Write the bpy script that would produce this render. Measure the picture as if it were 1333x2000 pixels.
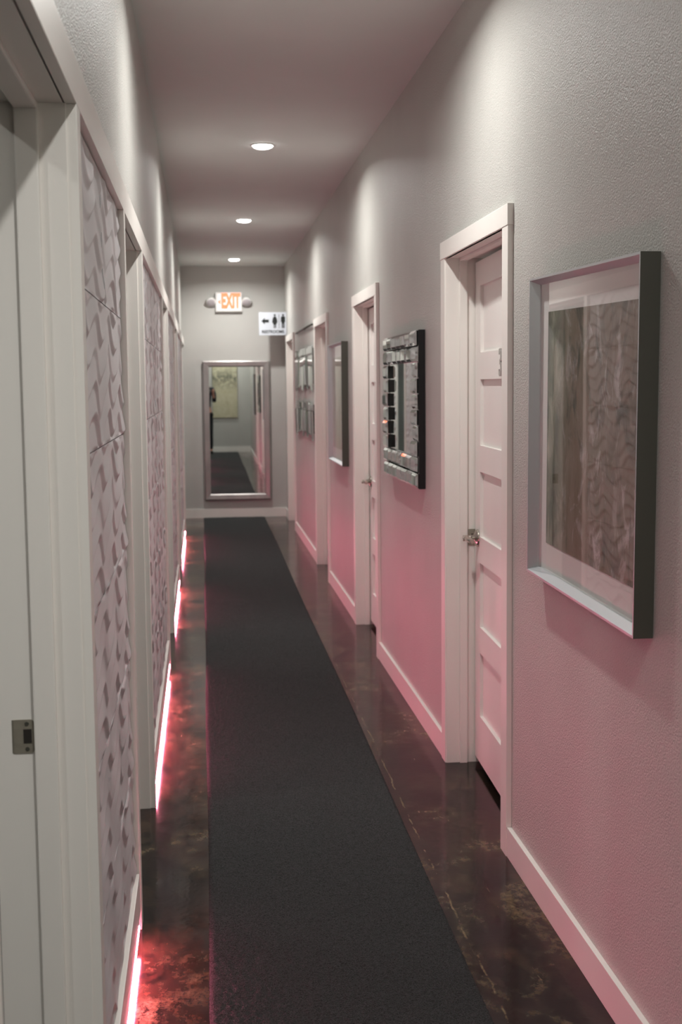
import bpy, bmesh, math, random
from mathutils import Vector, Matrix
random.seed(7)
S = bpy.context.scene
C = S.collection
for o in list(bpy.data.objects):
    bpy.data.objects.remove(o)

# ---------------------------------------------------------------- camera
CH = 1.53
F, W, H = 2500.0, 1333.0, 2000.0
def camdir(px, py):
    return Vector(((px - W/2)/F, -(py - H/2)/F, -1.0))
fy = camdir(395, 755.3).normalized()           # the hall's long direction (+Y) in camera space
fz = -camdir(929, 27000)
fz = (fz - fy*fz.dot(fy)).normalized()          # up
fx = fy.cross(fz)
M3 = Matrix((fx, fy, fz))                       # camera axes -> world axes
cam = bpy.data.cameras.new('camera')
camo = bpy.data.objects.new('camera', cam); C.objects.link(camo)
camo.matrix_world = Matrix.Translation((0, 0, CH)) @ M3.to_4x4()
cam.sensor_fit = 'VERTICAL'; cam.sensor_height = 36.0; cam.lens = F/H*36.0
cam.clip_start = 0.02; cam.clip_end = 100
cam.dof.use_dof = True; cam.dof.focus_distance = 3.4; cam.dof.aperture_fstop = 6.3
S.camera = camo

# ---------------------------------------------------------------- world, exposure
S.view_settings.view_transform = 'Standard'
S.view_settings.look = 'None'
S.view_settings.gamma = 1.0
S.view_settings.use_curve_mapping = False
S.view_settings.exposure = 0.0
wd = bpy.data.worlds.new('World'); S.world = wd; wd.use_nodes = True
wd.node_tree.nodes['Background'].inputs[0].default_value = (0.5, 0.55, 0.6, 1)
wd.node_tree.nodes['Background'].inputs[1].default_value = 0.02

# ---------------------------------------------------------------- hall dimensions
XL, XR = -0.223, 0.970          # plaster faces
Y0, Y1 = -1.40, 15.00
ZC = 2.908
TX = -0.200                     # face of the left casings and long head trim
LIGHT_Y = [-2.4+3.31*1-0.0, 4.22, 7.53, 10.86, 14.17]
LIGHT_Y[0] = 0.91
LX = 0.374
DOWNLIGHT_W = 20.0
LED_STRENGTH = 122.0

# ---------------------------------------------------------------- materials
MATS = {}
def mat(name, color, rough=0.5, metal=0.0, var=0.0, vscale=8.0, bump=0.0, bscale=200.0, bdist=0.001,
        spec=0.5, coat=0.0, emit=None, estr=0.0, stretch=None, bdetail=2.0):
    if name in MATS: return MATS[name]
    m = bpy.data.materials.new(name); m.use_nodes = True
    nt = m.node_tree; b = nt.nodes['Principled BSDF']
    b.inputs['Base Color'].default_value = (*color, 1)
    b.inputs['Roughness'].default_value = rough
    b.inputs['Metallic'].default_value = metal
    b.inputs['Specular IOR Level'].default_value = spec
    b.inputs['Coat Weight'].default_value = coat
    tc = nt.nodes.new('ShaderNodeTexCoord')
    mp = nt.nodes.new('ShaderNodeMapping')
    nt.links.new(tc.outputs['Object'], mp.inputs[0])
    if stretch: mp.inputs['Scale'].default_value = stretch
    if var > 0:
        n = nt.nodes.new('ShaderNodeTexNoise'); n.inputs['Scale'].default_value = vscale; n.inputs['Detail'].default_value = 4
        nt.links.new(mp.outputs[0], n.inputs['Vector'])
        r = nt.nodes.new('ShaderNodeValToRGB')
        r.color_ramp.elements[0].position = 0.3; r.color_ramp.elements[1].position = 0.7
        r.color_ramp.elements[0].color = (*[c*(1-var) for c in color], 1)
        r.color_ramp.elements[1].color = (*[min(1, c*(1+var)) for c in color], 1)
        nt.links.new(n.outputs['Fac'], r.inputs[0]); nt.links.new(r.outputs[0], b.inputs['Base Color'])
    if bump > 0:
        n2 = nt.nodes.new('ShaderNodeTexNoise'); n2.inputs['Scale'].default_value = bscale; n2.inputs['Detail'].default_value = bdetail
        nt.links.new(mp.outputs[0], n2.inputs['Vector'])
        bp = nt.nodes.new('ShaderNodeBump'); bp.inputs['Strength'].default_value = bump; bp.inputs['Distance'].default_value = bdist
        nt.links.new(n2.outputs['Fac'], bp.inputs['Height']); nt.links.new(bp.outputs[0], b.inputs['Normal'])
    if emit:
        b.inputs['Emission Color'].default_value = (*emit, 1); b.inputs['Emission Strength'].default_value = estr
    MATS[name] = m
    return m

m_wall = mat('wall_paint', (0.50, 0.49, 0.462), rough=0.42, var=0.03, vscale=3, bump=0.9, bscale=210, bdist=0.0036, bdetail=3)
m_endwall = mat('end_wall_paint', (0.53, 0.52, 0.495), rough=0.5, var=0.02, vscale=3, bump=0.5, bscale=170, bdist=0.002)
m_ceil = mat('ceiling_paint', (0.65, 0.69, 0.665), rough=0.8, var=0.02, vscale=2, bump=0.3, bscale=120, bdist=0.001)
m_trim = mat('trim_paint', (0.84, 0.805, 0.76), rough=0.38, var=0.015, vscale=5, bump=0.08, bscale=60, bdist=0.0006, stretch=(1, 1, 0.2))
m_door = mat('door_paint', (0.84, 0.81, 0.775), rough=0.36, var=0.015, vscale=4, bump=0.08, bscale=50, bdist=0.0006)
m_tile = mat('wave_tile_paint', (0.66, 0.635, 0.65), rough=0.38, var=0.02, vscale=10, bump=0.06, bscale=120, bdist=0.0005)
m_nickel = mat('satin_nickel', (0.50, 0.46, 0.41), rough=0.22, metal=1.0, var=0.05, vscale=40)
m_chrome = mat('chrome', (0.42, 0.41, 0.40), rough=0.12, metal=1.0)
m_plate = mat('brushed_steel_plate', (0.36, 0.33, 0.27), rough=0.55, metal=0.6, var=0.1, vscale=60)
m_black = mat('black_lacquer', (0.008, 0.009, 0.010), rough=0.25)
m_dark = mat('dark_hole', (0.02, 0.015, 0.012), rough=0.8)
m_mirror = mat('mirror_glass', (0.86, 0.90, 0.88), rough=0.012, metal=1.0)
m_tilemir = mat('bevelled_mirror_glass', (0.72, 0.78, 0.75), rough=0.03, metal=1.0)
m_silver = mat('silver_frame', (0.66, 0.68, 0.70), rough=0.36, metal=0.8, bump=0.05, bscale=300, bdist=0.0004, stretch=(1, 0.05, 1))
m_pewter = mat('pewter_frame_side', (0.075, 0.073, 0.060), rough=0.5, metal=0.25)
m_mat = mat('mount_board', (0.80, 0.79, 0.76), rough=0.8)
m_carpet = mat('charcoal_carpet', (0.026, 0.0265, 0.027), rough=0.95, var=1.0, vscale=260, bump=1.0, bscale=420, bdist=0.012, spec=0.1)
for nd in m_carpet.node_tree.nodes:
    if nd.type == 'VALTORGB':
        nd.color_ramp.elements[0].position = 0.38; nd.color_ramp.elements[1].position = 0.66
        nd.color_ramp.elements[0].color = (0.006, 0.006, 0.006, 1); nd.color_ramp.elements[1].color = (0.058, 0.059, 0.061, 1)
m_carpet.node_tree.nodes['Principled BSDF'].inputs['Sheen Weight'].default_value = 0.13
m_carpet.node_tree.nodes['Principled BSDF'].inputs['Sheen Roughness'].default_value = 0.5
m_room = mat('side_room_paint', (0.30, 0.33, 0.31), rough=0.7, var=0.1, vscale=2)
m_plastic = mat('white_plastic', (0.78, 0.77, 0.75), rough=0.4)
m_lamp = mat('grey_lamp_lens', (0.52, 0.48, 0.50), rough=0.3)
m_sign = mat('sign_white', (0.62, 0.65, 0.71), rough=0.5)
m_ink = mat('sign_black', (0.012, 0.014, 0.013), rough=0.6)
m_lens = mat('downlight_lens', (0.9, 0.9, 0.88), rough=0.4, emit=(1.0, 0.98, 0.93), estr=19.0)
m_led = mat('pink_led', (0.9, 0.4, 0.55), rough=0.4, emit=(1.0, 0.19, 0.31), estr=LED_STRENGTH)
m_exitface = mat('exit_face', (0.9, 0.85, 0.85), rough=0.4, emit=(1.0, 0.60, 0.62), estr=0.22)
m_exitlet = mat('exit_letters', (0.9, 0.1, 0.05), rough=0.4, emit=(1.0, 0.26, 0.10), estr=1.15)
m_cloth = mat('dark_cloth', (0.012, 0.014, 0.022), rough=0.9, var=0.3, vscale=30)
m_jeans = mat('dark_jeans', (0.010, 0.011, 0.014), rough=0.9, var=0.3, vscale=50)
m_skin = mat('skin', (0.50, 0.25, 0.18), rough=0.5)
m_hair = mat('hair', (0.03, 0.018, 0.012), rough=0.6, bump=0.5, bscale=150, bdist=0.003)

# stained, sealed concrete
def floor_material():
    m = bpy.data.materials.new('stained_concrete'); m.use_nodes = True
    nt = m.node_tree; b = nt.nodes['Principled BSDF']; N = nt.nodes.new; L = nt.links.new
    tc = N('ShaderNodeTexCoord')
    def noise(scale, detail, dist, sc=(1, 1, 1), rough=0.6):
        mp = N('ShaderNodeMapping'); mp.inputs['Scale'].default_value = sc; L(tc.outputs['Object'], mp.inputs[0])
        n = N('ShaderNodeTexNoise'); n.inputs['Scale'].default_value = scale; n.inputs['Detail'].default_value = detail
        n.inputs['Distortion'].default_value = dist; n.inputs['Roughness'].default_value = rough
        L(mp.outputs[0], n.inputs['Vector']); return n.outputs['Fac']
    def ramp(f, pts):
        r = N('ShaderNodeValToRGB'); e = r.color_ramp.elements
        e[0].position, e[0].color = pts[0][0], (*pts[0][1], 1); e[1].position, e[1].color = pts[-1][0], (*pts[-1][1], 1)
        for p, c in pts[1:-1]:
            k = e.new(p); k.color = (*c, 1)
        L(f, r.inputs[0]); return r.outputs[0]
    def mix(f, a, bb):
        x = N('ShaderNodeMix'); x.data_type = 'RGBA'; L(f, x.inputs['Factor']); L(a, x.inputs['A']); L(bb, x.inputs['B']); return x.outputs['Result']
    def mul(a, bb):
        x = N('ShaderNodeMath'); x.operation = 'MULTIPLY'; L(a, x.inputs[0]); L(bb, x.inputs[1]); return x.outputs[0]
    base = ramp(noise(3.0, 8, 0.4), [(0.30, (0.004, 0.0035, 0.0035)), (0.5, (0.008, 0.005, 0.0045)), (0.68, (0.018, 0.008, 0.007))])
    tan = ramp(noise(40, 3, 0.2), [(0.3, (0.17, 0.11, 0.055)), (0.7, (0.30, 0.23, 0.13))])
    bw = lambda p0, p1, v: [(p0, (0, 0, 0)), (p1, (v, v, v))]
    patch = ramp(noise(3.2, 3, 0.8, (1, 0.7, 1)), bw(0.50, 0.66, 1.0))
    fine = ramp(noise(28, 12, 0.15, (1, 0.7, 1), 0.8), bw(0.44, 0.66, 0.8))
    veins = mul(patch, fine)
    patch2 = ramp(noise(2.1, 3, 0.5), bw(0.42, 0.60, 1.0))
    fine2 = ramp(noise(34, 12, 0.1, (1, 0.8, 1), 0.8), bw(0.44, 0.62, 0.9))
    rust = mul(patch2, fine2)
    rcol = ramp(noise(50, 4, 0.4), [(0.3, (0.035, 0.014, 0.009)), (0.7, (0.085, 0.036, 0.02))])
    smoke = ramp(noise(6.5, 9, 0.3, (1, 0.6, 1), 0.7), bw(0.50, 0.74, 0.75))
    scol = ramp(noise(25, 6, 0.3), [(0.3, (0.030, 0.018, 0.010)), (0.7, (0.10, 0.068, 0.036))])
    c = mix(smoke, base, scol)
    c = mix(rust, c, rcol); c = mix(veins, c, tan)
    # thin pale worn seams running along the hall beside the runner
    sx = N('ShaderNodeSeparateXYZ'); L(tc.outputs['Object'], sx.inputs[0])
    wob = noise(2.6, 10, 0.2, (0.3, 1, 1), 0.72)
    for x0, gain, th, p0 in ((0.702, 0.05, 0.0042, 0.47), (0.835, 0.03, 0.0022, 0.55), (-0.12, 0.05, 0.002, 0.58)):
        a1 = N('ShaderNodeMath'); a1.operation = 'MULTIPLY_ADD'; L(wob, a1.inputs[0]); a1.inputs[1].default_value = gain; a1.inputs[2].default_value = x0-gain/2
        a2 = N('ShaderNodeMath'); a2.operation = 'SUBTRACT'; L(sx.outputs['X'], a2.inputs[0]); L(a1.outputs[0], a2.inputs[1])
        a3 = N('ShaderNodeMath'); a3.operation = 'ABSOLUTE'; L(a2.outputs[0], a3.inputs[0])
        a4 = N('ShaderNodeMapRange'); a4.inputs['From Min'].default_value = 0; a4.inputs['From Max'].default_value = th
        a4.inputs['To Min'].default_value = 1; a4.inputs['To Max'].default_value = 0; L(a3.outputs[0], a4.inputs['Value'])
        gate = ramp(noise(6.0+x0*3, 8, 0.3, (1, 1, 1), 0.7), bw(p0, p0+0.1, 0.75))
        c = mix(mul(a4.outputs[0], gate), c, tan)
    L(c, b.inputs['Base Color'])
    rr = ramp(noise(5, 4, 0.5), [(0.3, (0.09, 0.09, 0.09)), (0.7, (0.17, 0.17, 0.17))])
    L(rr, b.inputs['Roughness'])
    bp = N('ShaderNodeBump'); bp.inputs['Strength'].default_value = 0.25; bp.inputs['Distance'].default_value = 0.002
    L(noise(14, 3, 0.2), bp.inputs['Height']); L(bp.outputs[0], b.inputs['Normal'])
    b.inputs['Specular IOR Level'].default_value = 0.21
    return m
m_floor = floor_material()

def art_material(name, cols, seed=0.0, stretch=(1, 2.2, 0.8), scale=5.0, dark=(0.05, 0.06, 0.04), light=(0.60, 0.56, 0.55), cloud=None, side=None):
    m = bpy.data.materials.new(name); m.use_nodes = True
    nt = m.node_tree; b = nt.nodes['Principled BSDF']; N = nt.nodes.new; L = nt.links.new
    tc = N('ShaderNodeTexCoord')
    def noise(scale, detail, dist, off):
        mp = N('ShaderNodeMapping'); mp.inputs['Scale'].default_value = stretch; mp.inputs['Location'].default_value = (off, off*1.7, off*0.6)
        L(tc.outputs['Object'], mp.inputs[0])
        n = N('ShaderNodeTexNoise'); n.inputs['Scale'].default_value = scale; n.inputs['Detail'].default_value = detail; n.inputs['Distortion'].default_value = dist
        n.inputs['Roughness'].default_value = 0.65
        L(mp.outputs[0], n.inputs['Vector']); return n.outputs['Fac']
    def ramp(f, pts):
        r = N('ShaderNodeValToRGB'); e = r.color_ramp.elements
        e[0].position, e[0].color = pts[0][0], (*pts[0][1], 1); e[1].position, e[1].color = pts[-1][0], (*pts[-1][1], 1)
        for p, c in pts[1:-1]:
            k = e.new(p); k.color = (*c, 1)
        L(f, r.inputs[0]); return r.outputs[0]
    def mix(f, a, bb):
        x = N('ShaderNodeMix'); x.data_type = 'RGBA'; L(f, x.inputs['Factor']); L(a, x.inputs['A']); L(bb, x.inputs['B']); return x.outputs['Result']
    n = len(cols)
    base = ramp(noise(scale, 7, 0.8, seed), [(0.3 + 0.4*i/(n-1), c) for i, c in enumerate(cols)])
    dk = N('ShaderNodeRGB'); dk.outputs[0].default_value = (*dark, 1)
    lt = N('ShaderNodeRGB'); lt.outputs[0].default_value = (*light, 1)
    md = ramp(noise(scale*1.4, 8, 1.4, seed+5), [(0.50 if not cloud else 0.40, (0, 0, 0)), (0.66 if not cloud else 0.56, (0.85, 0.85, 0.85))])
    ml = ramp(noise(scale*2.2, 9, 0.9, seed+9), [(0.53, (0, 0, 0)), (0.66, (0.8, 0.8, 0.8))])
    if cloud:      # keep the dark scribble inside a band around local z = cloud[0]
        sx = N('ShaderNodeSeparateXYZ'); L(tc.outputs['Object'], sx.inputs[0])
        a = N('ShaderNodeMath'); a.operation = 'SUBTRACT'; a.inputs[1].default_value = cloud[0]; L(sx.outputs['Z'], a.inputs[0])
        a2 = N('ShaderNodeMath'); a2.operation = 'ABSOLUTE'; L(a.outputs[0], a2.inputs[0])
        a3 = N('ShaderNodeMapRange'); a3.inputs['From Min'].default_value = 0.0; a3.inputs['From Max'].default_value = cloud[1]
        a3.inputs['To Min'].default_value = 1.0; a3.inputs['To Max'].default_value = 0.0; L(a2.outputs[0], a3.inputs['Value'])
        mm = N('ShaderNodeMix'); mm.data_type = 'RGBA'; mm.blend_type = 'MULTIPLY'; mm.inputs['Factor'].default_value = 1
        L(md, mm.inputs['A']); L(a3.outputs[0], mm.inputs['B']); md = mm.outputs['Result']
    c = mix(ml, base, lt.outputs[0]); c = mix(md, c, dk.outputs[0])
    if side:      # green-grey reflection of a side room, painted into the far end of the sheet
        s2 = N('ShaderNodeSeparateXYZ'); L(tc.outputs['Object'], s2.inputs[0])
        mr = N('ShaderNodeMapRange'); mr.inputs['From Min'].default_value = side[0]; mr.inputs['From Max'].default_value = side[1]; L(s2.outputs['Y'], mr.inputs['Value'])
        gr = ramp(noise(scale*1.2, 9, 1.0, seed+20), [(0.36, (0.045, 0.06, 0.04)), (0.5, (0.16, 0.18, 0.12)), (0.64, (0.40, 0.40, 0.32))])
        c = mix(mr.outputs[0], c, gr)
    L(c, b.inputs['Base Color']); b.inputs['Roughness'].default_value = 0.7
    return m

def glass_material():
    m = bpy.data.materials.new('picture_glass'); m.use_nodes = True
    nt = m.node_tree; nt.nodes.clear(); N = nt.nodes.new; L = nt.links.new
    o = N('ShaderNodeOutputMaterial'); t = N('ShaderNodeBsdfTransparent'); g = N('ShaderNodeBsdfGlossy')
    g.inputs['Roughness'].default_value = 0.015; g.inputs['Color'].default_value = (0.9, 0.9, 0.9, 1)
    fr = N('ShaderNodeFresnel'); fr.inputs['IOR'].default_value = 1.5
    ge = N('ShaderNodeNewGeometry'); iv = N('ShaderNodeMath'); iv.operation = 'SUBTRACT'; iv.inputs[0].default_value = 1.0; L(ge.outputs['Backfacing'], iv.inputs[1])
    mu = N('ShaderNodeMath'); mu.operation = 'MULTIPLY'; L(fr.outputs[0], mu.inputs[0]); L(iv.outputs[0], mu.inputs[1])
    mx = N('ShaderNodeMixShader'); L(mu.outputs[0], mx.inputs[0]); L(t.outputs[0], mx.inputs[1]); L(g.outputs[0], mx.inputs[2])
    L(mx.outputs[0], o.inputs[0]); return m
m_glass = glass_material()

# ---------------------------------------------------------------- mesh helpers
def link_mesh(name, me, m=None, parent=None, loc=None, rot=None, smooth=False):
    o = bpy.data.objects.new(name, me); C.objects.link(o)
    if m: me.materials.append(m)
    if parent: o.parent = parent
    if loc: o.location = loc
    if rot: o.rotation_euler = rot
    if smooth:
        for p in me.polygons: p.use_smooth = True
    return o
def obj(name, bm, m, parent=None, loc=None, rot=None, smooth=False, bevel=0.0, seg=2):
    if bevel > 0:
        bmesh.ops.bevel(bm, geom=[e for e in bm.edges], offset=bevel, segments=seg, profile=0.7, affect='EDGES', clamp_overlap=True)
    me = bpy.data.meshes.new(name); bm.to_mesh(me); bm.free()
    return link_mesh(name, me, m, parent, loc, rot, smooth)
def bx(bm, x0, x1, y0, y1, z0, z1):
    vs = [bm.verts.new(p) for p in [(x0,y0,z0),(x1,y0,z0),(x1,y1,z0),(x0,y1,z0),(x0,y0,z1),(x1,y0,z1),(x1,y1,z1),(x0,y1,z1)]]
    for f in [(0,3,2,1),(4,5,6,7),(0,1,5,4),(1,2,6,5),(2,3,7,6),(3,0,4,7)]:
        bm.faces.new([vs[i] for i in f])
def box(name, x0, x1, y0, y1, z0, z1, m, parent=None, bevel=0.0, loc=None, rot=None):
    bm = bmesh.new(); bx(bm, min(x0,x1), max(x0,x1), min(y0,y1), max(y0,y1), min(z0,z1), max(z0,z1))
    return obj(name, bm, m, parent, loc, rot, bevel=bevel)
def boxes(name, lst, m, parent=None, bevel=0.0, loc=None):
    bm = bmesh.new()
    for b in lst: bx(bm, *b)
    return obj(name, bm, m, parent, loc, bevel=bevel)
def cyl(bm, p, axis, r0, r1, length, seg=32):
    z = Vector(axis).normalized()
    mtx = Matrix.Translation(Vector(p) + z*length/2) @ z.to_track_quat('Z', 'Y').to_matrix().to_4x4()
    bmesh.ops.create_cone(bm, cap_ends=True, segments=seg, radius1=r0, radius2=r1, depth=length, matrix=mtx)
def lathe(bm, prof, seg=40, mtx=Matrix()):
    rings = []
    for r, z in prof:
        rings.append([bm.verts.new(mtx @ Vector((r*math.cos(2*math.pi*i/seg), r*math.sin(2*math.pi*i/seg), z))) for i in range(seg)])
    for a, b in zip(rings, rings[1:]):
        for i in range(seg):
            bm.faces.new((a[i], a[(i+1) % seg], b[(i+1) % seg], b[i]))
    bm.faces.new(rings[0][::-1]); bm.faces.new(rings[-1])
def prism(bm, pts, to3, d0, d1):
    """2-D outline pts extruded between depths d0 and d1; to3(u, v, d) -> 3-D point"""
    a = [bm.verts.new(to3(u, v, d0)) for u, v in pts]; b = [bm.verts.new(to3(u, v, d1)) for u, v in pts]
    n = len(pts)
    bm.faces.new(a[::-1]); bm.faces.new(b)
    for i in range(n): bm.faces.new((a[i], a[(i+1) % n], b[(i+1) % n], b[i]))
    bmesh.ops.recalc_face_normals(bm, faces=bm.faces)
def thing(name, label, cat, loc=(0,0,0), group=None, rot=None):
    o = bpy.data.objects.new(name, None); C.objects.link(o); o.location = loc; o.empty_display_size = 0.05
    if rot: o.rotation_euler = rot
    return tag(o, label, cat, group)
def tag(o, label, cat, group=None):
    o['label'] = label; o['category'] = cat
    if group: o['group'] = group
    return o
def struct(o, label=None):
    o['kind'] = 'structure'
    if label: o['label'] = label
    return o
def text_mesh(name, s, size, m, parent=None, extrude=0.002, align='CENTER', scale=(1,1,1), loc=None, rot=None, bold=0.0):
    cu = bpy.data.curves.new(name, 'FONT'); cu.body = s; cu.size = size; cu.extrude = extrude; cu.align_x = align; cu.align_y = 'CENTER'; cu.offset = bold
    to = bpy.data.objects.new(name, cu); C.objects.link(to)
    bpy.context.view_layer.update()
    me = bpy.data.meshes.new_from_object(to.evaluated_get(bpy.context.evaluated_depsgraph_get()))
    bpy.data.objects.remove(to)
    me.transform(Matrix.Diagonal((*scale, 1)))
    me.name = name
    return link_mesh(name, me, m, parent, loc, rot)

# ---------------------------------------------------------------- shell
# door openings: (near edge of opening, far edge of opening)
RD = [(4.035, 5.000), (7.080, 8.050), (9.890, 10.860), (13.520, 14.520)]
LD = [(-0.95, 0.02), (1.20, 2.235), (3.600, 4.590), (6.960, 7.950), (9.950, 10.950), (13.330, 14.880)]
HEAD = 2.020      # underside of right head casing
HEADL = 2.005     # underside of the long left trim
WT = 0.15
def wall_with_openings(name, x0, x1, ops, head, m):
    lst = []; y = Y0
    for a, b in ops:
        lst.append((x0, x1, y, a, 0, head)); y = b
    lst.append((x0, x1, y, Y1, 0, head)); lst.append((x0, x1, Y0, Y1, head, ZC))
    return struct(boxes(name, lst, m))
wall_right = wall_with_openings('wall_right', XR, XR+WT, [(a-0.02, b+0.02) for a, b in RD], HEAD+0.02, m_wall)
wall_left = wall_with_openings('wall_left', XL-WT, XL, [(a-0.02, b+0.02) for a, b in LD], HEADL+0.02, m_wall)
wall_end = struct(box('wall_end', XL-WT, XR+WT, Y1, Y1+0.12, 0, ZC, m_endwall))
wall_back = struct(box('wall_back', XL-WT, XR+WT, Y0-0.12, Y0, 0, ZC, m_wall))
floor = struct(box('floor', -3.2, 3.2, Y0-0.12, Y1+0.12, -0.1, 0, m_floor))
ceiling = struct(box('ceiling', -3.2, 3.2, Y0-0.12, Y1+0.12, ZC, ZC+0.1, m_ceil))
for n, x0, x1 in (('wall_side_room_left', -3.2, -3.1), ('wall_side_room_right', 3.1, 3.2)):
    struct(box(n, x0, x1, Y0-0.12, Y1+0.12, 0, ZC, m_room))
k = 0
for (xa, xb) in ((-3.1, XL-WT), (XR+WT, 3.1)):
    ys = (Y0-0.06, 2.9, 5.8, 9.0, 12.4, Y1+0.06)
    for y in ys:
        k += 1
        struct(box('wall_partition', xa, xb, y-0.05, y+0.05, 0, ZC, m_room))

# ---------------------------------------------------------------- door frames on the right
trim_n = 0
def screw(bm, x, y, z, ax):
    cyl(bm, (x, y, z), ax, 0.004, 0.0035, 0.0015, 12)
def frame_right(i, a, b):
    j0, j1 = XR-0.013, XR+WT
    lst = [(j0, j1, a-0.02, a, 0, HEAD+0.02), (j0, j1, b, b+0.02, 0, HEAD+0.02), (j0, j1, a, b, HEAD+0.0, HEAD+0.02)]
    fr = struct(boxes('trim_%d' % i, lst, m_trim, bevel=0.0012))
    boxes('door_stop', [(1.011, 1.041, a, a+0.011, 0, HEAD), (1.011, 1.041, b-0.011, b, 0, HEAD), (1.011, 1.041, a+0.011, b-0.011, HEAD-0.011, HEAD)], m_trim, fr, bevel=0.002)
    cw = 0.078
    box('casing', XR-0.018, XR, a-cw-0.004, a-0.004, 0, HEAD, m_trim, fr, bevel=0.0015)
    box('casing', XR-0.018, XR, b+0.004, b+cw+0.004, 0, HEAD, m_trim, fr, bevel=0.0015)
    box('head_casing', XR-0.020, XR, a-cw-0.008, b+cw+0.008, HEAD, HEAD+0.066, m_trim, fr, bevel=0.0015)
    if i < 3:      # only the two nearest frames show a strike plate
        bm = bmesh.new()
        bx(bm, 1.046, 1.092, b-0.0018, b+0.001, 0.888, 0.954)
        pl = obj('strike_plate', bm, m_plate, fr, bevel=0.0008)
        box('strike_hole', 1.058, 1.080, b-0.0022, b-0.0012, 0.905, 0.935, m_dark, pl)
    return fr
def lever_handle(parent, loc, side):
    """lever pointing to -Y (towards the camera); side = -1: sticks out to -X"""
    h = bpy.data.objects.new('handle', None); C.objects.link(h); h.parent = parent; h.location = loc
    bm = bmesh.new()
    rot = Matrix.Rotation(side*math.pi/2, 4, 'Y')
    lathe(bm, [(0.035, 0.0), (0.035, 0.003), (0.031, 0.009), (0.022, 0.014), (0.014, 0.018), (0.013, 0.030)], 36, rot)
    obj('rosette', bm, m_nickel, h, smooth=True)
    bm = bmesh.new()
    cyl(bm, (side*0.024, 0, 0), (side, 0, 0), 0.012, 0.012, 0.036, 24)
    cyl(bm, (side*0.050, 0.010, 0), (0.12, -1, -0.02), 0.0115, 0.0095, 0.095, 24)
    obj('lever', bm, m_nickel, h, smooth=True, bevel=0.002)
    return h
def door_leaf(i, a, b, ang, number=None):
    """leaf hinged at the near jamb, local y runs from the hinge to the far jamb, local x 0 = hall face"""
    w = (b - a) - 0.012
    z0 = 0.030; hgt = HEAD-0.019-z0
    st = 0.105; th = 0.038; rec = 0.013
    rail = 0.103; bot = 0.188; top = 0.095
    pan = (hgt - bot - top - 4*rail)/5
    ya, yb = st, w-st
    lst = [(0, th, 0, st, z0, z0+hgt), (0, th, yb, w, z0, z0+hgt)]
    z = z0
    lst.append((0, th, ya, yb, z, z+bot)); z += bot
    pans = []
    for n in range(5):
        pans.append((z, z+pan)); z += pan
        if n < 4: lst.append((0, th, ya, yb, z, z+rail)); z += rail
    lst.append((0, th, ya, yb, z, z0+hgt))
    d = struct(boxes('door_%d' % i, lst, m_door, loc=(1.042, a+0.006, 0)))
    d.rotation_euler = (0, 0, -ang)
    for p0, p1 in pans:
        # recessed flat panel with a small sloped bead around it
        bm = bmesh.new(); e = 0.006
        bx(bm, rec, th-0.006, ya-0.004, yb+0.004, p0-0.004, p1+0.004)
        pn = obj('door_panel', bm, m_door, d)
    if i < 3: lever_handle(d, (0, w-0.062, 0.925), -1)
    if number:
        text_mesh('number', number, 0.135, m_chrome, d, extrude=0.004, bold=0.002, scale=(0.8, 1, 1),
                  loc=(-0.006, 0.415, 1.60), rot=(math.pi/2, 0, -math.pi/2))
    return d
for n, (a, b) in enumerate(RD):
    trim_n += 1
    frame_right(trim_n, a, b)
door_leaf(1, *RD[0], math.radians(1.9), '3')
door_leaf(2, *RD[1], math.radians(0.4))
door_leaf(3, *RD[2], math.radians(0.2))
door_leaf(4, *RD[3], math.radians(0.2))

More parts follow.
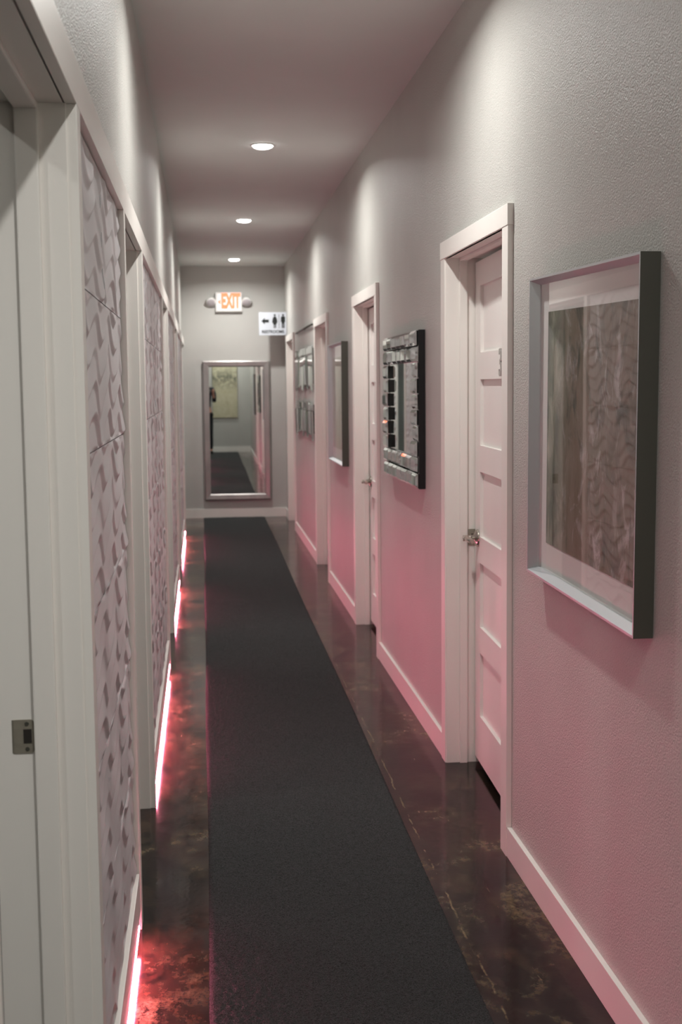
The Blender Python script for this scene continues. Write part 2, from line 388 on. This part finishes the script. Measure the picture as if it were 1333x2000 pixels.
# ---------------------------------------------------------------- door frames on the left
def frame_left(i, a, b, strike=True):
    j0, j1 = XL-WT, TX-0.018
    lst = [(j0, j1, a-0.02, a, 0, HEADL+0.02), (j0, j1, b, b+0.02, 0, HEADL+0.02), (j0, j1, a, b, HEADL, HEADL+0.02)]
    fr = struct(boxes('trim_%d' % i, lst, m_trim, bevel=0.0012))
    boxes('door_stop', [(-0.303, -0.264, a, a+0.012, 0, HEADL), (-0.303, -0.264, b-0.012, b, 0, HEADL), (-0.303, -0.264, a+0.012, b-0.012, HEADL-0.012, HEADL)], m_trim, fr, bevel=0.003)
    cw = 0.06
    if a > 0.5: box('casing', TX-0.0235, TX, a-cw-0.004, a-0.004, 0, HEADL, m_trim, fr, bevel=0.002)
    if i != 10: box('casing', TX-0.0235, TX, b+0.004, b+cw+0.004, 0, HEADL, m_trim, fr, bevel=0.002)
    if strike:
        # rounded strike plate with latch hole, two screws and a curved lip
        pl = bpy.data.objects.new('strike_plate', None); C.objects.link(pl); pl.parent = fr
        zc_, hh = 0.925, 0.030
        x1, x0 = -0.3045, -0.338
        def rr(x0, x1, z0, z1, r, n=5):
            out = []
            for cx, cz, s in ((x1-r, z1-r, 0), (x0+0.001, z1-0.001, 1), (x0+0.001, z0+0.001, 2), (x1-r, z0+r, 3)):
                q = r if s in (0, 3) else 0.001
                for t in range(n+1):
                    an = s*math.pi/2 + t/n*math.pi/2
                    out.append((cx+q*math.cos(an), cz+q*math.sin(an)))
            return out
        bm = bmesh.new(); prism(bm, rr(x0, x1, zc_-hh, zc_+hh, 0.006), lambda u, v, d: (u, d, v), b-0.0016, b+0.0005)
        # curved lip
        prev = None
        for t in range(7):
            q = t/6; x = x0 - 0.009*q; y = b-0.0016 + 0.006*q*q
            z_ = hh*(1-0.10*q*q)
            cur = (bm.verts.new((x, y, zc_-z_)), bm.verts.new((x, y, zc_+z_)))
            if prev: bm.faces.new((prev[0], cur[0], cur[1], prev[1]))
            prev = cur
        obj('plate', bm, m_plate, pl)
        box('latch_hole', -0.3225, -0.3085, b-0.0024, b-0.0012, zc_-0.012, zc_+0.013, m_dark, pl)
        bm = bmesh.new(); screw(bm, -0.3165, b-0.0012, zc_+0.0225, (0, -1, 0)); screw(bm, -0.3165, b-0.0012, zc_-0.0225, (0, -1, 0))
        obj('screws', bm, m_pewter, pl)
    return fr
for n, (a, b) in enumerate(LD):
    trim_n += 1
    frame_left(trim_n, a, b, strike=(n in (1, 2, 3)))
# one long head trim running over all left openings and tiled bays
pieces = [(-1.40, 1.10), (1.10, 3.47), (3.47, 6.90), (6.90, 10.1), (10.1, 15.0)]
for a, b in pieces:
    trim_n += 1
    struct(box('trim_%d' % trim_n, XL, TX, a, b-0.0015, HEADL, HEADL+0.078, m_trim, bevel=0.001))

# ---------------------------------------------------------------- wave relief tiles on the left wall
TH = 0.310
def relief(u, d):
    p = d/0.072 + 0.42*math.sin(2*math.pi*u/0.37+0.9+d*8) + 0.16*math.sin(2*math.pi*u/0.60-d*5+1.0)
    f = p - math.floor(p)
    if f < 0.70: g = (f/0.70)**1.1
    else:
        q = (f-0.70)/0.30; g = 1-q*q*(3-2*q)
    amp = 0.72+0.28*math.sin(2*math.pi*u/0.41-d*17+0.7)
    return 0.0075*g*amp + 0.0015*math.sin(2*math.pi*u/0.31+4*d)+0.002
tile_cache = {}
def tile_mesh(w, h, ustart, res):
    key = (round(w, 3), round(h, 3), round(ustart, 3), res)
    if key in tile_cache: return tile_cache[key]
    nu, nv = max(8, int(w/res/2.2)), max(8, int(h/res))
    g = 0.0014
    bm = bmesh.new(); V = []
    for j in range(nv+1):
        row = []
        for i in range(nu+1):
            u = g + (w-2*g)*i/nu; v = g + (h-2*g)*j/nv
            k = min(1.0, min(v, h-v)/0.009); k = k*k*(3-2*k)      # waves calm down towards the joints
            row.append(bm.verts.new((0.003 + 0.0045*(1-k) + relief(ustart+u, (TH - v))*k, u, v)))
        V.append(row)
    for j in range(nv):
        for i in range(nu):
            bm.faces.new((V[j][i], V[j][i+1], V[j+1][i+1], V[j+1][i]))
    for e in [e for e in bm.edges if e.is_boundary]: e.smooth = False
    ed = [e for e in bm.edges if e.is_boundary]
    r = bmesh.ops.extrude_edge_only(bm, edges=ed)
    for v in r['geom']:
        if isinstance(v, bmesh.types.BMVert): v.co.x = 0.0
    me = bpy.data.meshes.new('wave_tile'); bm.to_mesh(me); bm.free()
    me.materials.append(m_tile)
    for p in me.polygons: p.use_smooth = True
    me.shade_smooth() if hasattr(me, 'shade_smooth') else None
    tile_cache[key] = me
    return me
ZT = [0.167, 0.475, 0.785, 1.095, 1.405, 1.715, HEADL-0.001]
bays = [(LD[1][1]+0.066, LD[2][0]-0.066, 0.0026), (LD[2][1]+0.066, LD[3][0]-0.066, 0.0042),
        (LD[3][1]+0.066, LD[4][0]-0.066, 0.007), (LD[4][1]+0.066, LD[5][0]-0.066, 0.009)]
TW = 1.25
for bi, (a, b, res) in enumerate(bays):
    for r in range(6):
        z0, z1 = ZT[r], ZT[r+1]
        cuts = []
        y = a + (0 if r < 5 else -TW/2 - 0.005)
        while y < b-0.02:
            s, e = max(a, y), min(b, y+TW)
            if e - s > 0.02: cuts.append((s, e, s-y))
            y += TW
        for s, e, us in cuts:
            w = e-s
            if abs(w-TW) < 0.09 and us == 0: pass
            o = bpy.data.objects.new('wave_tile', tile_mesh(w, z1-z0, us, res)); C.objects.link(o)
            o.parent = wall_left; o.location = (XL, s, z0)

# raised baseboards and LED strips under the tiled bays
led_labels = ['pink light strip under the nearest tiled bay, before the first left jamb',
              'pink light strip under the tiled bay between the first and second left doorways seen ahead',
              'pink light strip glowing under the third tiled bay from the camera',
              'farthest pink light strip, under the last tiled bay before the end wall']
for bi, (a, b, res) in enumerate(bays):
    bb = struct(box('baseboard_left', XL, TX-0.003, a+0.002, b-0.002, 0.055, 0.166, m_trim, bevel=0.0025))
    L = thing('light_strip', led_labels[bi], 'light strip', ((TX-0.012), (a+b)/2, 0.0), 'pink light strips under the raised baseboards')
    hl = (b-a)/2 - 0.09
    box('channel', -0.010, 0.0085, -hl-0.02, hl+0.02, 0.0525, 0.0550, m_plastic, L)
    bm = bmesh.new(); bx(bm, -0.008, 0.0112, -hl, hl, 0.0435, 0.0525)
    obj('glowing_tape', bm, m_led, L, bevel=0.0012)

# baseboards right, end and back
y = Y0
for n, (a, b) in enumerate(RD + [(None, None)]):
    e = (a-0.082) if a else Y1
    if e - y > 0.05: struct(box('baseboard_right', XR-0.015, XR, y, e, 0, 0.098, m_trim, bevel=0.0015))
    if a: y = b+0.082
struct(box('baseboard_end', XL, XR, Y1-0.016, Y1, 0, 0.105, m_trim, bevel=0.0015))
struct(box('baseboard_back', XL, XR, Y0, Y0+0.016, 0.0, 0.13, m_trim, bevel=0.0015))

# ---------------------------------------------------------------- carpet runner
def carpet():
    rnd = random.Random(11)
    ys = []; y = Y0+0.05
    while y < Y1-0.06:
        ys.append(y); y += 0.02 if y < 2.2 else (0.0055 if y < 5.5 else (0.008 if y < 9 else 0.014))
    nx = 124
    verts, faces = [], []
    for yy in ys:
        xl = -0.011 + 0.0025*math.sin(yy*1.9)
        xr = 0.668 + 0.003*(yy-3) + 0.0035*math.sin(yy*1.1+1)
        for i in range(nx+1):
            z = 0.0065 + 0.0045*rnd.random()
            if i in (0, nx): z = 0.0004
            elif i in (1, nx-1): z = 0.006
            x = xl + (xr-xl)*(i/nx if 1 < i < nx-1 else (0 if i < 2 else 1))
            x += rnd.uniform(-0.0012, 0.0012)
            verts.append((x, yy, z))
    w = nx+1
    for j in range(len(ys)-1):
        o = j*w
        for i in range(nx): faces.append((o+i, o+i+1, o+w+i+1, o+w+i))
    me = bpy.data.meshes.new('carpet_runner'); me.from_pydata(verts, [], faces)
    me.polygons.foreach_set('use_smooth', [True]*len(me.polygons))
    o = link_mesh('carpet_runner', me, m_carpet)
    tag(o, 'long charcoal carpet runner down the middle of the dark stained floor', 'carpet')
carpet()

# ---------------------------------------------------------------- ceiling downlights
dl_labels = {0: 'recessed round ceiling light straight above the camera, out of the frame',
             1: 'recessed round ceiling light before the first one in view, above the picture frame',
             2: 'nearest and largest of the three round ceiling lights in view',
             3: 'middle one of the three round ceiling lights in view',
             4: 'farthest round ceiling light, just in front of the end wall above the exit sign'}
def downlight(x, y, label, power=DOWNLIGHT_W):
    t = thing('ceiling_light', label, 'ceiling light', (x, y, ZC), 'round lights in the hall ceiling')
    bm = bmesh.new()
    lathe(bm, [(0.070, 0.0), (0.070, -0.003), (0.064, -0.006), (0.060, -0.006), (0.058, 0.0)], 48)
    obj('rim', bm, m_plastic, t, smooth=True)
    bm = bmesh.new()
    lathe(bm, [(0.056, -0.001), (0.056, -0.007), (0.052, -0.013), (0.040, -0.018), (0.015, -0.0205)], 48)
    obj('lens', bm, m_lens, t, smooth=True)
    ld = bpy.data.lights.new('downlight', 'AREA'); ld.shape = 'DISK'; ld.size = 0.09; ld.energy = power
    ld.color = (1.0, 0.995, 0.955); ld.spread = math.radians(160)
    lo = bpy.data.objects.new('lamp', ld); C.objects.link(lo); lo.parent = t; lo.location = (0, 0, -0.024)
    return t
for i, y in enumerate(LIGHT_Y): downlight(LX, y, dl_labels[i])
downlight(LX, -0.80, 'round ceiling light behind the camera, above the person', 14.0)
for (x, y, w_, lab) in ((-1.5, 1.2, 9, 'round ceiling light inside the side room left of the camera'), (-1.5, 4.3, 9, 'round ceiling light inside the second side room on the left'),
                        (-1.5, 7.5, 9, 'round ceiling light inside the third side room on the left'), (-1.5, 10.6, 9, 'round ceiling light inside the fourth side room on the left'),
                        (-1.5, 13.9, 9, 'round ceiling light in the restroom passage left of the end wall'), (2.0, 4.4, 10, 'round ceiling light inside the room behind the nearest right door')):
    downlight(x, y, lab, w_)

# ---------------------------------------------------------------- framed pictures on the right wall
def framed_picture(name, label, yc, zc, w, h, artmat, tilt, border=(0.085, 0.095)):
    """hangs on the right wall facing -X; local y along the wall, local z up"""
    t = thing(name, label, 'picture', (XR, yc, zc), rot=(tilt, 0, 0))
    D = 0.046; lip = 0.006; inn = 0.017; gl = 0.019
    # frame: four mitred bars (outer side, thin lip, sloped inner face)
    prof = [(0, -0.001), (0, -D), (lip, -D), (inn, -gl), (inn, -0.001)]
    bm = bmesh.new()
    cs = []
    for sy, sz in ((-1, -1), (1, -1), (1, 1), (-1, 1)):
        cs.append([bm.verts.new((x, sy*(w/2-i), sz*(h/2-i))) for i, x in prof])
    outer = []
    for k in range(4):
        A, B = cs[k], cs[(k+1) % 4]
        for q in range(5):
            f = bm.faces.new((A[q], B[q], B[(q+1) % 5], A[(q+1) % 5]))
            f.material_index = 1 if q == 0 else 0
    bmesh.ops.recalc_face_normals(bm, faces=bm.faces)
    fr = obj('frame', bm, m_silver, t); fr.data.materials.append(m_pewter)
    box('mount', -0.0145, -0.012, -w/2+inn, w/2-inn, -h/2+inn, h/2-inn, m_mat, t)
    o = box('artwork', -0.0158, -0.0148, -w/2+border[0]+0.01, w/2-border[0]-0.01, -h/2+border[1], h/2-border[1], artmat, t)
    box('glass', -gl+0.001, -gl+0.0025, -w/2+inn-0.001, w/2-inn+0.001, -h/2+inn-0.001, h/2-inn+0.001, m_glass, t)
    return t
art1 = art_material('abstract_art_brown', [(0.16, 0.15, 0.085), (0.22, 0.17, 0.12), (0.27, 0.22, 0.17), (0.20, 0.17, 0.11)], 3.0, stretch=(1, 1.5, 0.9), scale=4.5, side=(0.12, 0.30))
art2 = art_material('abstract_art_sage', [(0.42, 0.42, 0.30), (0.50, 0.49, 0.38), (0.36, 0.37, 0.27)], 8.0, scale=3.0, dark=(0.2, 0.2, 0.12))
framed_picture('framed_picture', 'large silver framed abstract print nearest the camera on the right wall', 3.122, 1.398, 0.925, 0.832, art1, math.radians(1.1))
framed_picture('framed_picture', 'small looking silver framed pale sage print between the second and third right doors', 8.99, 1.405, 0.94, 0.835, art2, 0.0)

# ---------------------------------------------------------------- tiled mirror
def bevel_tile(bm, x, y0, y1, z0, z1, th=0.004, bv=0.009, taper=0.0035):
    a = [(x, y0, z0), (x, y1, z0), (x, y1, z1), (x, y0, z1)]
    b = [(x-th, y0, z0), (x-th, y1, z0), (x-th, y1, z1), (x-th, y0, z1)]
    c = [(x-th-taper, y0+bv, z0+bv), (x-th-taper, y1-bv, z0+bv), (x-th-taper, y1-bv, z1-bv), (x-th-taper, y0+bv, z1-bv)]
    R = [[bm.verts.new(p) for p in q] for q in (a, b, c)]
    for A, B in zip(R, R[1:]):
        for i in range(4): bm.faces.new((A[i], A[(i+1) % 4], B[(i+1) % 4], B[i]))
    bm.faces.new(R[0]); bm.faces.new(R[2][::-1])
    bmesh.ops.recalc_face_normals(bm, faces=bm.faces)
def tiled_mirror():
    y0, y1, z0, z1 = 5.545, 6.575, 1.072, 1.768
    yc, zc = (y0+y1)/2, (z0+z1)/2
    t = thing('tiled_mirror', 'wide mirror edged with rows of small shiny mirror tiles, beside the nearest right door', 'mirror', (XR, yc, zc))
    w, h = y1-y0, z1-z0
    rh = h/10; cw = w/7.1
    box('backing', -0.014, -0.001, -w/2+0.03, w/2-0.03, -h/2+0.01, h/2-0.01, m_black, t)
    box('centre_mirror', -0.0175, -0.0145, -w/2+0.10, w/2-0.10, -h/2+2*rh-0.01, h/2-2*rh+0.01, m_mirror, t)
    rnd = random.Random(5)
    tiles, risers = [], []
    for row, off in ((9, 0.12), (8, -0.02), (1, 0.10), (0, -0.02)):
        zz = -h/2 + row*rh
        for i in range(7):
            ya = -w/2 + (i + off)*cw + 0.0*cw
            tiles.append((ya, ya+cw, zz, zz+rh))
        if off: pass
    for r in range(2, 8):
        zz = -h/2 + r*rh
        o1 = 0.0 if r % 2 else 0.022*2
        tiles.append((w/2-0.80*cw-o1*0.5, w/2+0.02-o1*0.5, zz, zz+rh))
        tiles.append((-w/2-0.0+o1*0.35, -w/2+0.78*cw+o1, zz, zz+rh))
    for (ya, yb, za, zb) in tiles:
        e = 0.003
        dx = -0.0315 - rnd.choice((0, 0.0015, 0.003))
        risers.append((dx+0.0002, -0.0142, ya+0.004, yb-0.004, za+0.003, zb-0.003))
        bm = bmesh.new(); bevel_tile(bm, 0, -(yb-ya)/2+e, (yb-ya)/2-e, -(zb-za)/2+e, (zb-za)/2-e, th=0.002, bv=0.011, taper=0.009)
        obj('mirror_tile', bm, m_tilemir, t, loc=(dx, (ya+yb)/2, (za+zb)/2), rot=(0, rnd.uniform(-0.02, 0.02), rnd.uniform(-0.015, 0.015)))
    boxes('tile_risers', risers, m_black, t)
    box('side_edge', -0.030, -0.001, -w/2-0.004, -w/2+0.012, -h/2, h/2, m_black, t)
tiled_mirror()

# two stacked mirrored wall panels made of uneven vertical strips, far down the hall
def strip_mirror(label, z0, z1, seed):
    y0, y1 = 11.05, 13.08
    t = thing('strip_mirror', label, 'mirror', (XR, (y0+y1)/2, (z0+z1)/2), 'strip mirrors stacked beside the farthest right door')
    w, h = y1-y0, z1-z0
    rnd = random.Random(seed)
    box('backing', -0.016, -0.001, -w/2+0.01, w/2-0.01, -h/2+0.07, h/2-0.02, m_black, t)
    n = 9; cw = w/n
    for i in range(n):
        ya = -w/2+i*cw
        bot = -h/2 + (0.06*abs(math.sin(i*1.3+seed)) if 0 < i < n-1 else 0)
        dx = -0.0165-rnd.choice((0, 0.004, 0.007))
        for nm, (za, zb) in (('mirror_tile', (h/2-0.075, h/2-rnd.choice((0, 0.008)))), ('mirror_strip', (bot, h/2-0.08))):
            bm = bmesh.new(); bevel_tile(bm, 0, -cw/2+0.003, cw/2-0.003, -(zb-za)/2, (zb-za)/2, bv=0.014)
            obj(nm, bm, m_tilemir, t, loc=(dx, ya+cw/2, (za+zb)/2), rot=(0, rnd.uniform(-0.03, 0.03), rnd.uniform(-0.02, 0.02)))
strip_mirror('upper mirrored panel of vertical strips on the right wall before the last door', 1.475, 1.875, 1)
strip_mirror('lower mirrored panel of vertical strips with a notched bottom edge, near the last right door', 1.045, 1.385, 4)
r = thing('picture_rail', 'thin dark rail on the right wall above the mirrored strip panels', 'rail', (XR, 12.03, 2.055))
bm = bmesh.new(); cyl(bm, (-0.02, -0.96, 0), (0, 1, 0), 0.009, 0.009, 1.92, 16); obj('rod', bm, m_pewter, r, smooth=True)
for s in (-0.9, 0, 0.9): box('bracket', -0.022, -0.0005, s-0.008, s+0.008, -0.008, 0.008, m_pewter, r, bevel=0.002)

# ---------------------------------------------------------------- end wall: mirror, exit sign
EM = thing('wall_mirror', 'tall mirror in a silver grey frame hanging on the end wall', 'mirror', (0.395, Y1-0.002, 0.21))
EM.rotation_euler = (-0.0020, 0, -0.0058)
w2, hh = 0.385, 1.615
fwid = 0.070
bm = bmesh.new()
prof = [(0, -0.012), (0, -0.040), (0.012, -0.046), (fwid-0.012, -0.040), (fwid, -0.030), (fwid, -0.012)]
cs = []
for sx, sz in ((-1, 0), (1, 0), (1, 1), (-1, 1)):
    ring = []
    for i, y in prof:
        ring.append(bm.verts.new((sx*(w2-i), y, (i if sz == 0 else hh-i))))
    cs.append(ring)
for k in range(4):
    A, B = cs[k], cs[(k+1) % 4]
    for q in range(6): bm.faces.new((A[q], B[q], B[(q+1) % 6], A[(q+1) % 6]))
bmesh.ops.recalc_face_normals(bm, faces=bm.faces)
m_greyframe = mat('grey_wood_frame', (0.36, 0.33, 0.32), rough=0.35, metal=0.35, var=0.12, vscale=12, stretch=(1, 1, 0.3))
obj('frame', bm, m_greyframe, EM)
box('mirror_glass', -w2+fwid-0.004, w2-fwid+0.004, -0.026, -0.022, fwid-0.004, hh-fwid+0.004, m_mirror, EM)
box('back_board', -w2+0.02, w2-0.02, -0.018, -0.006, 0.02, hh-0.02, m_pewter, EM)

ES = thing('exit_sign', 'lit red EXIT sign with two emergency lamp heads on the end wall', 'sign', (0.325, Y1, 2.497))
box('housing', -0.152, 0.152, -0.052, -0.001, -0.110, 0.110, m_plastic, ES, bevel=0.008)
box('face', -0.132, 0.138, -0.0545, -0.0515, -0.094, 0.096, m_exitface, ES, bevel=0.001)
text_mesh('letters', 'EXIT', 0.235, m_exitlet, ES, extrude=0.001, bold=0.012, scale=(0.45, 0.96, 1), loc=(0.022, -0.056, 0.004), rot=(math.pi/2, 0, 0))
bm = bmesh.new(); prism(bm, [(-0.125, 0.0), (-0.100, 0.022), (-0.092, 0.012), (-0.104, 0.0), (-0.092, -0.012), (-0.100, -0.022)], lambda u, v, d: (u, d, v), -0.0575, -0.0545)
obj('arrow', bm, m_exitlet, ES)
for s in (-1, 1):
    h_ = bpy.data.objects.new('lamp_head', None); C.objects.link(h_); h_.parent = ES; h_.location = (s*0.205, -0.045, 0.005)
    bm = bmesh.new()
    lathe(bm, [(0.020, 0.0), (0.050, 0.004), (0.056, 0.030), (0.054, 0.052), (0.048, 0.054)], 32, Matrix.Rotation(math.radians(125), 4, 'X') @ Matrix.Translation((0, 0, -0.03)))
    obj('cup', bm, m_plastic, h_, smooth=True)
    bm = bmesh.new(); cyl(bm, (-s*0.06, 0.012, 0.012), (s, 0, 0), 0.012, 0.012, 0.05, 16); obj('arm', bm, m_plastic, h_, smooth=True)
    bm = bmesh.new(); lathe(bm, [(0.046, 0.0), (0.044, 0.003), (0.02, 0.006)], 32, Matrix.Rotation(math.radians(125), 4, 'X') @ Matrix.Translation((0, 0, 0.0242)))
    obj('lens', bm, m_lamp, h_, smooth=True)

# ---------------------------------------------------------------- restroom sign (blade sign sticking out of the right wall)
RS = thing('restroom_sign', 'white blade sign reading RESTROOMS with arrow and two figures, above the last right door', 'sign', (XR, 14.74, 2.237))
box('panel', -0.312, -0.001, -0.003, 0.003, -0.130, 0.130, m_sign, RS, bevel=0.001)
box('bracket', -0.012, -0.0005, -0.010, 0.010, -0.11, 0.11, m_sign, RS, bevel=0.001)
f3 = lambda u, v, d: (u, d, v)
def flat(name, pts):
    bm = bmesh.new(); prism(bm, pts, f3, -0.0045, -0.003); return obj(name, bm, m_ink, RS)
flat('arrow', [(-0.282, 0.030), (-0.245, 0.066), (-0.245, 0.046), (-0.198, 0.046), (-0.198, 0.014), (-0.245, 0.014), (-0.245, -0.006)])
def disc(cx, cz, r, n=20): return [(cx+r*math.cos(2*math.pi*i/n), cz+r*math.sin(2*math.pi*i/n)) for i in range(n)]
def figure(cx, woman):
    bm = bmesh.new(); prism(bm, disc(cx, 0.097, 0.0115), f3, -0.0045, -0.003)
    if woman:
        half = [(0.005, 0.083), (0.014, 0.078), (0.026, 0.048), (0.030, 0.020), (0.024, 0.010), (0.017, -0.006), (0.013, -0.010), (0.013, -0.048), (0.003, -0.050), (0.002, -0.012)]
    else:
        half = [(0.005, 0.083), (0.019, 0.081), (0.025, 0.070), (0.026, 0.020), (0.020, 0.016), (0.016, 0.020), (0.015, -0.046), (0.011, -0.052), (0.003, -0.052), (0.002, 0.004)]
    pts = [(cx+a, b) for a, b in half] + [(cx-a, b) for a, b in half[::-1]]
    prism(bm, pts, f3, -0.0045, -0.003)
    obj('figure', bm, m_ink, RS)
figure(-0.130, True); figure(-0.035, False)
flat('divider', [(-0.084, 0.105), (-0.080, 0.105), (-0.080, -0.052), (-0.084, -0.052)])
text_mesh('lettering', 'RESTROOMS', 0.046, m_ink, RS, extrude=0.0008, bold=0.0012, scale=(0.98, 1, 1), loc=(-0.152, -0.0036, -0.092), rot=(math.pi/2, 0, 0))

# ---------------------------------------------------------------- canvas on the back wall (seen in the end mirror)
art3 = art_material('cloud_canvas', [(0.42, 0.38, 0.25), (0.52, 0.48, 0.34), (0.46, 0.42, 0.28)], 1.0, stretch=(1.5, 1.5, 1.2), scale=4.0, dark=(0.05, 0.06, 0.05), light=(0.58, 0.55, 0.42), cloud=(0.30, 0.32))
CV = thing('canvas_painting', 'beige canvas with a dark cloudy scribble on the back wall, seen in the end mirror', 'picture', (0.36, Y0, 1.50))
box('canvas', -0.30, 0.30, 0.006, 0.034, -0.66, 0.66, art3, CV, bevel=0.003)
box('stretcher', -0.29, 0.29, 0.0005, 0.006, -0.65, 0.65, m_mat, CV)

# ---------------------------------------------------------------- the photographer, seen only in the end mirror
P = thing('person', 'person in dark clothes holding a camera, seen at the left edge of the end mirror', 'person', (-0.115, -0.42, 0.0085))
def make_skin(name, chains, m, parent, root=0, sub=2):
    vs, es, idx = [], [], {}
    for ch in chains:
        prev = None
        for p in ch:
            key = tuple(round(c, 4) for c in p[:3])
            if key not in idx: idx[key] = len(vs); vs.append(p)
            if prev is not None and prev != idx[key]: es.append((prev, idx[key]))
            prev = idx[key]
    bm = bmesh.new()
    lay = bm.verts.layers.skin.verify()
    bv = []
    for i, v in enumerate(vs):
        q = bm.verts.new(v[:3]); q[lay].radius = (v[3], v[4] if len(v) > 4 else v[3]); q[lay].use_root = (i == root); bv.append(q)
    for a, b in es: bm.edges.new((bv[a], bv[b]))
    me = bpy.data.meshes.new(name); bm.to_mesh(me); bm.free()
    o = bpy.data.objects.new(name, me); C.objects.link(o)
    o.modifiers.new('skin', 'SKIN').use_smooth_shade = True
    s = o.modifiers.new('sub', 'SUBSURF'); s.levels = sub; s.render_levels = sub
    bpy.context.view_layer.update()
    me2 = bpy.data.meshes.new_from_object(o.evaluated_get(bpy.context.evaluated_depsgraph_get()))
    bpy.data.objects.remove(o)
    me2.name = name; me2.materials.clear()
    return link_mesh(name, me2, m, parent, smooth=True)
# local frame: faces +Y, camera held at x = +0.115, y = 0.30, z = 1.50
pel = (0, 0, 0.98, 0.130, 0.095)
ch_t = [pel, (0, 0, 1.12, 0.125, 0.09), (0, 0.01, 1.30, 0.145, 0.10), (0, 0.0, 1.48, 0.155, 0.10), (0, -0.01, 1.585, 0.075, 0.065), (0, 0.0, 1.66, 0.055, 0.055),
        (0, 0.012, 1.74, 0.062, 0.075), (0, 0.015, 1.82, 0.080, 0.095), (0, 0.008, 1.90, 0.062, 0.075)]
def arm(s):
    hx = 0.115 + (0.072 if s > 0 else -0.078)
    return [(0, 0.0, 1.48, 0.155, 0.10), (s*0.175, 0.0, 1.52, 0.055), (s*0.215, 0.02, 1.38, 0.047), (s*0.215, 0.06, 1.23, 0.040),
            ((s*0.215+hx)/2, 0.17, 1.34, 0.034), (hx, 0.255, 1.455, 0.024)]
def leg(s):
    return [pel, (s*0.095, 0, 0.90, 0.088), (s*0.11, 0.01, 0.52, 0.058), (s*0.11, 0.0, 0.50, 0.056), (s*0.115, -0.02, 0.30, 0.052), (s*0.12, -0.03, 0.09, 0.036), (s*0.125, 0.05, 0.042, 0.036), (s*0.13, 0.12, 0.034, 0.030)]
fingers = []
for s in (-1, 1):
    hx = 0.115 + (0.072 if s > 0 else -0.078)
    wr = (hx, 0.255, 1.455, 0.024)
    palm = (hx+s*0.012, 0.290, 1.490, 0.024, 0.014)
    fingers.append([wr, palm])
    for k in range(4):
        z = 1.505 - 0.017*k + 0.012
        L_ = (0.034, 0.038, 0.036, 0.030)[k]
        fingers.append([palm, (hx+s*0.020, 0.305+0.002, z, 0.0095), (hx+s*0.016, 0.312+L_*0.7, z+0.003, 0.0088), (hx-s*0.006, 0.315+L_, z+0.003, 0.0078)])
    fingers.append([wr, (hx-s*0.012, 0.268, 1.475, 0.012), (hx-s*0.026, 0.272, 1.500, 0.009), (hx-s*0.034, 0.274, 1.520, 0.008)])
body = make_skin('body', [ch_t, arm(-1), arm(1), leg(-1), leg(1)] + fingers, m_skin, P, 0, 2)
# face: eyes, nose, mouth, ears belong to the body mesh's head
bm = bmesh.new()
bmesh.ops.create_cone(bm, cap_ends=True, segments=8, radius1=0.016, radius2=0.005, depth=0.045, matrix=Matrix.Translation((0, 0.112, 1.812)) @ Matrix.Rotation(0.25, 4, 'X'))
obj('nose', bm, m_skin, P, smooth=True)
for s in (-1, 1):
    bm = bmesh.new(); bmesh.ops.create_uvsphere(bm, u_segments=10, v_segments=8, radius=0.02, matrix=Matrix.Translation((s*0.082, 0.01, 1.815)) @ Matrix.Diagonal((0.4, 0.8, 1.3, 1)))
    obj('ear', bm, m_skin, P, smooth=True)
    bm = bmesh.new(); bmesh.ops.create_uvsphere(bm, u_segments=12, v_segments=8, radius=0.0125, matrix=Matrix.Translation((s*0.030, 0.096, 1.835)))
    obj('eye', bm, m_dark, P, smooth=True)
bm = bmesh.new(); bmesh.ops.create_uvsphere(bm, u_segments=12, v_segments=8, radius=0.024, matrix=Matrix.Translation((0, 0.093, 1.772)) @ Matrix.Diagonal((1, 0.35, 0.25, 1)))
obj('mouth', bm, mat('lips', (0.38, 0.14, 0.12), 0.5), P, smooth=True)
bm = bmesh.new(); bmesh.ops.create_uvsphere(bm, u_segments=20, v_segments=14, radius=0.1, matrix=Matrix.Translation((0, -0.012, 1.865)) @ Matrix.Diagonal((0.90, 1.08, 0.92, 1)))
obj('hair', bm, m_hair, P, smooth=True)
g = 1.12
def grow(ch, k=0.012): return [(*v[:3], v[3]+k, (v[4] if len(v) > 4 else v[3])+k) for v in ch]
make_skin('shirt', [grow([pel, (0, 0, 1.12, 0.125, 0.09), (0, 0.01, 1.30, 0.145, 0.10), (0, 0.0, 1.48, 0.155, 0.10), (0, -0.005, 1.565, 0.080, 0.068)]), grow(arm(-1)[:5]), grow(arm(1)[:5])], m_cloth, P, 0, 2)
make_skin('trousers', [grow(leg(-1)[:6]), grow(leg(1)[:6])], m_jeans, P, 0, 2)
for s in (-1, 1):
    bm = bmesh.new(); bmesh.ops.create_uvsphere(bm, u_segments=16, v_segments=10, radius=1, matrix=Matrix.Translation((s*0.127, 0.045, 0.042)) @ Matrix.Diagonal((0.050, 0.135, 0.041, 1)))
    obj('shoe', bm, m_black, P, smooth=True)
CM = thing('camera_body', 'black stills camera held up by the person in the end mirror', 'camera', (0.0, -0.104, 1.50))
box('housing', -0.058, 0.052, -0.040, 0.014, -0.040, 0.040, m_black, CM, bevel=0.008)
box('viewfinder', -0.022, 0.018, -0.036, 0.012, 0.040, 0.062, m_black, CM, bevel=0.006)
bm = bmesh.new(); cyl(bm, (0, 0.014, 0), (0, 1, 0), 0.033, 0.030, 0.062, 32); obj('lens_barrel', bm, m_black, CM, smooth=True)
bm = bmesh.new(); cyl(bm, (0, 0.0755, 0), (0, 1, 0), 0.026, 0.026, 0.0015, 32); obj('lens_glass', bm, m_chrome, CM)
